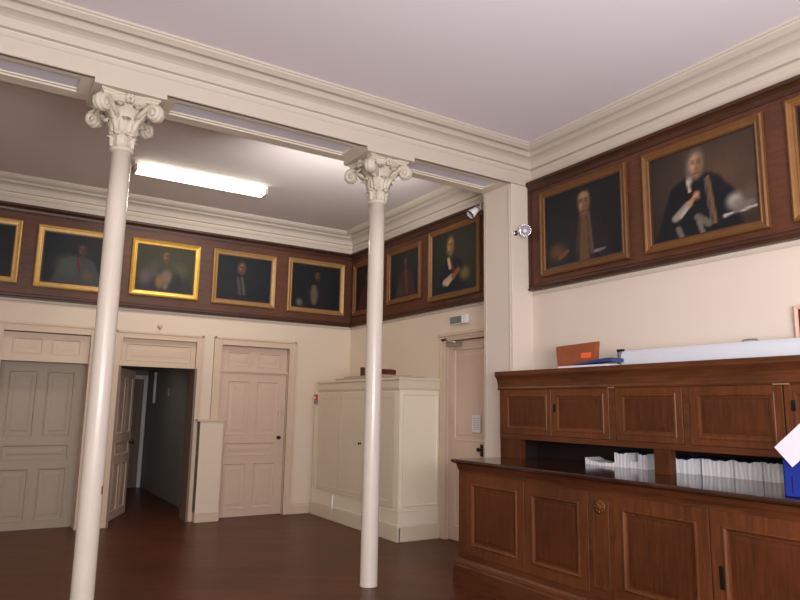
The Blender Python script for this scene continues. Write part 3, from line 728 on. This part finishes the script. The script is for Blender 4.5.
# ------------------------------------------------------------------ wooden counter (lower unit)
LX = 4.005; LT = 1.088; LE = 5.27; LR = 1.3
t = Thing('wooden_counter', (4.5, 3.3, 0), 'long dark walnut counter cabinet with panelled doors along the right wall', 'counter')
b = MB().box(LX+.02, XN-.002, LR, LE, .0, LT)
b.box(LX, LX+.03, LR, LE, 1.0, LT); b.box(LX, LX+.03, LR, LE, .21, .262)      # top and bottom rails
for (y0, y1) in ((LE, 5.165), (3.655, 3.425), (1.92, 1.70)): b.box(LX, LX+.03, y1, y0, .262, 1.0)
t.part('carcass', b, M['cab_rail'], .002)
pl = [(-.02,0),(.065,0),(.065,.165),(.055,.18),(.055,.19),(.03,.205),(.012,.222),(-.02,.222)]
t.part('plinth', MB().sweep([(LX, LE+.0), (LX, LR)], pl), M['cab_rail'])
tp = [(-1.02,1.088),(.045,1.088),(.052,1.094),(.075,1.098),(.079,1.108),(.076,1.12),(.066,1.127),(-1.02,1.127)]
t.part('worktop', MB().sweep([(LX, LE+.025), (LX, LR)], tp), M['ctop'], label='glossy near-black worktop')
mo = [(-.01,1.02),(.006,1.02),(.01,1.035),(.02,1.05),(.032,1.075),(.04,1.088),(-.01,1.088)]
t.part('frieze_moulding', MB().sweep([(LX, LE), (LX, LR)], mo), M['cab_rail'])
def cab_door(y0, y1, z0, z1, x, st=.085, rl=.085, lift=.003, bead=1.0):
    w, h = y0-y1, z1-z0
    to = lambda u, v, n: (x-n, y0-u, z0+v)
    b = MB()
    q = lambda s, n, k=0: (s, w-s, s*rl/st if s <= st else rl+(s-st), h-(s*rl/st if s <= st else rl+(s-st)), n)
    b.loops([q(0,-.001), q(.002,.0015), q(st,.0015), q(st+.004,.004+.006*bead), q(st+.014,.004+.008*bead), q(st+.026,.003), q(st+.03,-.008), q(st+.045,-.008)], to, closed_mid=False)
    p = MB(); p.loops([q(st+.043,-.008), q(st+.05,-.008), q(st+.075,-.008+lift), q(st+.08,-.008+lift)], to)
    return b, p
def add_cab_door(t, y0, y1, z0, z1, x, key=None, **k):
    b, p = cab_door(y0, y1, z0, z1, x, **k)
    d = t.part('door', b, M['cab']); t.part('panel', p, M['cab_panel'], under=d)
    if key:
        ky, kz, kh = key
        e = MB().tube([(x-.003, ky, kz-kh*.5), (x-.009, ky, kz-kh*.45), ], .016, 10)
        e = MB().box(x-.009, x-.003, ky-.016, ky+.016, kz-kh*.5, kz+kh*.5)
        t.part('keyhole_plate', e, M['dark_metal'], .004, under=d)
    return d
for (y0, y1, key) in ((5.163, 4.363, None), (4.357, 3.658, None), (3.422, 2.658, None), (2.652, 1.923, (2.585, .60, .14))):
    add_cab_door(t, y0, y1, .265, 1.0, LX-.0005, key)
# carved-looking applied strip on the centre stile
cz = MB()
to = lambda u, v, n: (LX-n, 3.635-u, .30+v)
q = lambda s, n: (s, .19-s, s, .66-s, n)
cz.loops([q(.012,.0005), q(.016,.003), q(.03,.0035), q(.036,.001), q(.05,.001)], to)
cz.revolve((LX, 3.54, .90), (-1, 0, 0), [(.055,0),(.055,.006),(.045,.012),(.03,.008),(.022,.018),(.004,.022)], 16)
for k in range(8): cz.revolve((LX, 3.54+.036*math.cos(k*PI/4), .90+.036*math.sin(k*PI/4)), (-1, 0, 0), [(.012,.004),(.010,.012),(.003,.016)], 8)
t.part('centre_stile', cz, M['cab'])

# ------------------------------------------------------------------ upper cabinet
UX = 4.526; UB = 1.318; UT = 1.985; CT = 1.127
t = Thing('upper_cabinet', (4.8, 3.3, CT), 'low walnut cabinet with panelled doors standing on the counter', 'cabinet')
b = MB().box(UX+.02, XN-.002, LR, LE, UB, 1.83)
b.box(UX, UX+.03, LR, LE, UB, 1.365); b.box(UX, UX+.03, LR, LE, 1.80, 1.84)
for (y0, y1) in ((LE, 5.225), (3.868, 3.806), (3.165, 3.115), (1.76, 1.6)): b.box(UX, UX+.03, y1, y0, 1.365, 1.80)
t.part('carcass', b, M['cab_rail'], .002)
t.part('back_board', MB().box(XN-.02, XN-.003, LR, LE, CT, UB).box(UX+.076, XN-.021, LE-.02, LE, CT, UB), M['inside'], label='dark back of the open shelf')
for (y0, y1) in ((LE, 4.975), (3.445, 3.30), (1.75, 1.60)):
    t.part('pedestal', MB().box(UX+.004, UX+.075, y1, y0, CT, UB), M['cab_panel'], .003)
cr = [(-.02,1.80),(.006,1.80),(.012,1.815),(.006,1.83),(.008,1.86),(.014,1.89),(.026,1.915),(.042,1.935),(.05,1.945),(.05,1.985),(-.51,1.985),(-.51,1.83),(-.02,1.83)]
t.part('crown_moulding', MB().sweep([(UX, LE+.02), (UX, LR)], cr), M['cab_rail'])
for (y0, y1, key) in ((5.223, 4.546, None), (4.541, 3.870, (4.495, 1.625, .07)), (3.80, 3.17, None), (3.11, 2.415, None), (2.405, 1.765, (2.345, 1.66, .07))):
    add_cab_door(t, y0, y1, 1.368, 1.798, UX-.0005, key, st=.055, rl=.045, lift=.002, bead=.25)
for y0, y1 in ((3.862, 3.80), (2.47, 2.36)):
    t.part('hinge', MB().box(UX-.016, UX-.003, y1, y0, 1.797, 1.806), M['brass'], .002, label='pale metal hinge')

# ------------------------------------------------------------------ things on the upper cabinet
# orange-brown folder standing
t = Thing('card_folder', (4.7, 4.36, UT), 'orange-brown card folder standing upright on the upper cabinet', 'folder')
b = MB()
vs = [(4.68,4.60,UT),(4.68,4.17,UT),(4.72,4.155,UT+.245),(4.72,4.66,UT+.23),(4.76,4.60,UT),(4.76,4.17,UT),(4.77,4.155,UT+.25),(4.77,4.66,UT+.235)]
b.add(vs, [(0,1,2,3),(4,7,6,5),(0,4,5,1),(0,3,7,4),(1,5,6,2)]); b.add(vs, [(3,2,6,7)])
t.part('cover', b, M['orange'], .004)
t.part('sticker', MB().add([(4.6949,4.32,UT+.10),(4.6949,4.20,UT+.10),(4.7030,4.20,UT+.15),(4.7030,4.32,UT+.15),(4.699,4.32,UT+.10),(4.699,4.20,UT+.10),(4.708,4.20,UT+.15),(4.708,4.32,UT+.15)],
       [(0,1,2,3),(7,6,5,4),(0,4,5,1),(2,6,7,3),(0,3,7,4),(1,5,6,2)]), M['orange2'], label='bright orange-red sticker')
# white papers and blue folder in front of it
b = MB()
def sheet(mb, pts, z, th):
    n = len(pts); mb.add([(x, y, z) for x, y in pts] + [(x, y, z+th) for x, y in pts], [tuple(range(n))[::-1], tuple(range(n, 2*n))] + [(i, (i+1) % n, n+(i+1) % n, n+i) for i in range(n)])
sheet(b, [(4.50,4.42),(4.50,3.86),(4.66,3.84),(4.67,4.40)], UT+.001, .018)
o = b.build('paper_stack', M['paper'], None, (4.58, 4.1, UT), .002); tag(o, 'thin white paper stack lying in front of the orange folder', 'papers')
b = MB()
vs = []; n = 10
for i in range(n+1):
    y = 4.25-.44*i/n; z = UT+.020+.018*math.sin(i/n*PI*.9)*(i/n)+.012*(i/n)
    th = .010+.022*(i/n)
    for x, zz in ((4.51, z), (4.51, z+th), (4.665, z+th), (4.665, z)): vs.append((x, y, zz))
fs = [(3,2,1,0), tuple(range(n*4, n*4+4))]
for i in range(n):
    for k in range(4): fs.append((i*4+k, i*4+(k+1) % 4, (i+1)*4+(k+1) % 4, (i+1)*4+k))
b.add(vs, fs)
o = b.build('blue_folder', M['blue2'], None, (4.58, 4.0, UT+.02)); tag(o, 'blue folder lying on the white papers beside the screen case', 'folder')
# projection screen case
t = Thing('projection_screen', (4.76, 2.6, UT), 'long white rolled projection screen case lying on the upper cabinet', 'projection screen')
pr = [(4.70,UT),(4.82,UT),(4.835,UT+.02),(4.835,UT+.11),(4.82,UT+.138),(4.71,UT+.138),(4.69,UT+.11),(4.69,UT+.015)]
b = MB(); n = len(pr); vs = [(x, y, z) for y in (3.86, 1.45) for x, z in pr]
b.add(vs, [tuple(range(n)), tuple(range(n, 2*n))[::-1]] + [(i, (i+1) % n, n+(i+1) % n, n+i) for i in range(n)])
t.part('case', b, M['case'], .004)
t.part('end_cap', MB().box(4.685, 4.84, 3.855, 3.885, UT, UT+.13), M['grey'], .004)
t.part('bracket', MB().box(4.70, 4.72, 3.885, 3.905, UT+.02, UT+.14).box(4.69, 4.72, 3.84, 3.905, UT+.135, UT+.155), M['dark_metal'], .003)
t.part('handle', MB().tube([(4.75, 2.80, UT+.133), (4.75, 2.79, UT+.153), (4.75, 2.74, UT+.157), (4.75, 2.69, UT+.153), (4.75, 2.68, UT+.133)], .007, 8), M['grey'])
# framed panel at the picture edge, leaning on the wall
t = Thing('small_picture_frame', (4.97, 2.2, UT), 'pale pink frame with dark centre leaning against the wall at the right edge', 'frame')
to = lambda u, v, n: (5.015-n, 2.54-u, UT+.002+v)
q = lambda s, n: (s, .42-s, s, .40-s, n)
t.part('frame', MB().loops([q(0,0), q(0,.02), q(.006,.026), q(.022,.022), q(.026,.01)], to, closed_mid=False), M['pink'])
t.part('backing', MB().loops([q(.024,.010), q(.04,.010)], to), M['maroon'])

# ------------------------------------------------------------------ leaflets in the open shelf
def stack(y0, y1, x0, x1, h, label, wavy=.012, wrap=True, tilt=0.0, name='leaflet_stack'):
    t = Thing(name, ((x0+x1)/2, (y0+y1)/2, CT), label, 'leaflets', 'stacks of leaflets in the open shelf')
    n = 12; top = []; vs = []
    for i in range(n+1):
        u = i/n; y = y0+(y1-y0)*u
        hh = h - wavy*math.sin(u*PI) + .004*math.sin(u*17+y0*9) + tilt*(.5-u)
        xo = .0015*math.sin(u*23)
        for x, z in ((x0+xo, CT), (x0+xo, CT+hh), (x1, CT+hh), (x1, CT)): vs.append((x, y, z))
        top.append((x0+xo, x1, y, CT+hh))
    fs = [(3,2,1,0), tuple(range(n*4, n*4+4))]
    for i in range(n):
        for k in range(4): fs.append((i*4+k, i*4+(k+1) % 4, (i+1)*4+(k+1) % 4, (i+1)*4+k))
    t.part('pages', MB().add(vs, fs), M['leaflet'])
    if wrap:
        b = MB(); vs = []
        for i, (a, c, y, z) in enumerate(top):
            lift = .012+.012*abs(math.sin(i*1.3))
            vs += [(a+.006, y, z-.001), (a+.01, y, z+lift*.6), (c, y, z+lift*.8), (c, y, z-.001)]
        fs = [(3,2,1,0), tuple(range(n*4, n*4+4))]
        for i in range(n):
            for k in range(4): fs.append((i*4+k, i*4+(k+1) % 4, (i+1)*4+(k+1) % 4, (i+1)*4+k))
        t.part('wrapping', b.add(vs, fs), M['navy'], label='dark plastic wrapping on top')
stack(4.36, 4.045, 4.76, 4.96, .045, 'low white paper stack, leftmost in the open shelf', .02, False, .02)
stack(4.035, 3.905, 4.77, 4.97, .125, 'tall leaflet stack right of the low one in the open shelf', .012)
stack(3.895, 3.82, 4.80, 4.98, .055, 'short leaflet stack between two tall ones left of the shelf divider', .004, False)
stack(3.81, 3.715, 4.80, 4.98, .125, 'narrow leaflet stack partly behind the shelf divider', .01)
stack(3.485, 3.275, 4.80, 4.98, .125, 'leaflet stack immediately right of the shelf divider', .02)
stack(3.235, 2.985, 4.83, 4.99, .128, 'second leaflet stack right of the shelf divider, before a dark gap', .012)
stack(2.965, 2.755, 4.82, 4.99, .132, 'third leaflet stack right of the shelf divider', .012, True, -.01)
stack(2.745, 2.63, 4.82, 4.99, .132, 'rightmost narrow leaflet stack beside the blue file box', .004)

# blue file box with a sheet sticking out
t = Thing('file_box', (4.19, 2.05, CT), 'bright blue card file box on the counter at the right picture edge', 'file box')
b = MB(); X0, X1, Y0, Y1, H = 4.06, 4.32, 2.195, 1.84, .25
b.box(X0, X0+.006, Y1, Y0, CT, CT+H*.78); b.box(X1-.006, X1, Y1, Y0, CT, CT+H); b.box(X0, X1, Y1, Y1+.006, CT, CT+H*.9); b.box(X0, X1, Y0-.006, Y0, CT, CT+H*.85); b.box(X0, X1, Y1, Y0, CT, CT+.006)
t.part('shell', b, M['blue'], .001)
t.part('label_strip', MB().box(X0-.002, X0, 2.15, 2.145, CT+.02, CT+.12), M['navy'])
# paper sheet: a tilted rectangle
cen = Vector((4.045, 2.10, CT+.300)); e1 = Vector((.0, -.72, .70)).normalized(); nrm = Vector((-1, .0, .12)).normalized(); e2 = nrm.cross(e1).normalized(); e1 = e2.cross(nrm)
b = MB(); vs = []
pw, ph = .105, .075
for s in (0, .002):
    for a, c in ((-1,-1),(1,-1),(1,1),(-1,1)): vs.append(cen + e1*pw*a + e2*ph*c + nrm*s)
b.add(vs, [(0,1,2,3),(7,6,5,4),(0,4,5,1),(1,5,6,2),(2,6,7,3),(3,7,4,0)])
o = b.build('paper_sheet', M['paper'], None, tuple(cen)); tag(o, 'white sheet of paper tilted against the blue file box', 'paper')

# ------------------------------------------------------------------ light
def area(name, loc, target, sx, sy, power, col=(1, 1, 1), spread=180):
    l = bpy.data.lights.new(name, 'AREA'); l.shape = 'RECTANGLE'; l.size = sx; l.size_y = sy; l.energy = power; l.color = col; l.spread = math.radians(spread)
    o = bpy.data.objects.new(name, l); COL.objects.link(o); o.location = loc
    d = Vector(target)-Vector(loc); o.rotation_euler = d.to_track_quat('-Z', 'Y').to_euler()
    return o
area('rear_fill', (-1.0, -3.2, 2.3), (3.4, 7.5, 2.6), 4.2, 2.4, 318, (.98, .97, 1))  # broad unseen fill added behind the viewer; no window is built there
area('near_ceiling_fill', (1.9, -.6, 1.9), (2.6, 2.6, 4.45), 2.2, 1.2, 176, (.98, .95, .97))  # unseen upward fill, added to brighten the near ceiling
area('far_ceiling_fill', (3.3, 6.0, 3.9), (3.6, 7.9, 4.5), 2.0, .3, 19, (1, .96, .93), 110)  # helper light added behind the beam to lift the far ceiling
area('far_lamp_light', (2.1, 8.14, 4.32), (2.1, 8.14, 0), 1.5, .18, 24, (1, .9, .74))
area('far_room_fill', (-3.5, 7.5, 2.2), (4, 7.6, 2.2), 2.5, 2.2, 3, (1, .94, .88))  # weak unseen fill added from the far room's left side
area('corridor_fill', (2.0, 11.8, 2.22), (2.3, 12.2, 0), 1.0, 2.0, 4, (1, .97, .93))  # added fill without a fixture, brightens the dark corridor
fl = bpy.data.lights.new('camera_flash', 'POINT'); fl.energy = 165; fl.shadow_soft_size = .06; fl.color = (1, .97, .92)
fo = bpy.data.objects.new('camera_flash', fl); COL.objects.link(fo); fo.location = (.06, .05, 1.72)
w = bpy.data.worlds.new('world'); S.world = w; w.use_nodes = True
w.node_tree.nodes['Background'].inputs[0].default_value = (.9, .92, 1, 1); w.node_tree.nodes['Background'].inputs[1].default_value = .3

# ------------------------------------------------------------------ camera
f, yaw, pitch, roll = 663.5439, .5596, .1617, .0169
cd = bpy.data.cameras.new('camera'); cam = bpy.data.objects.new('camera', cd); COL.objects.link(cam)
cd.sensor_width = 36; cd.sensor_fit = 'HORIZONTAL'; cd.lens = f*36/800; cd.clip_start = .02
cy, sy, cp, sp = math.cos(yaw), math.sin(yaw), math.cos(pitch), math.sin(pitch)
fwd = Vector((sy*cp, cy*cp, sp)); r0 = Vector((cy, -sy, 0)); u0 = r0.cross(fwd)
rr = r0*math.cos(roll)+u0*math.sin(roll); uu = -r0*math.sin(roll)+u0*math.cos(roll)
mat = Matrix((rr, uu, -fwd)).transposed().to_4x4(); mat.translation = Vector((0, 0, 1.6)); cam.matrix_world = mat
S.camera = cam
S.view_settings.view_transform = 'Standard'; S.view_settings.look = 'None'; S.view_settings.exposure = 0; S.view_settings.gamma = 1
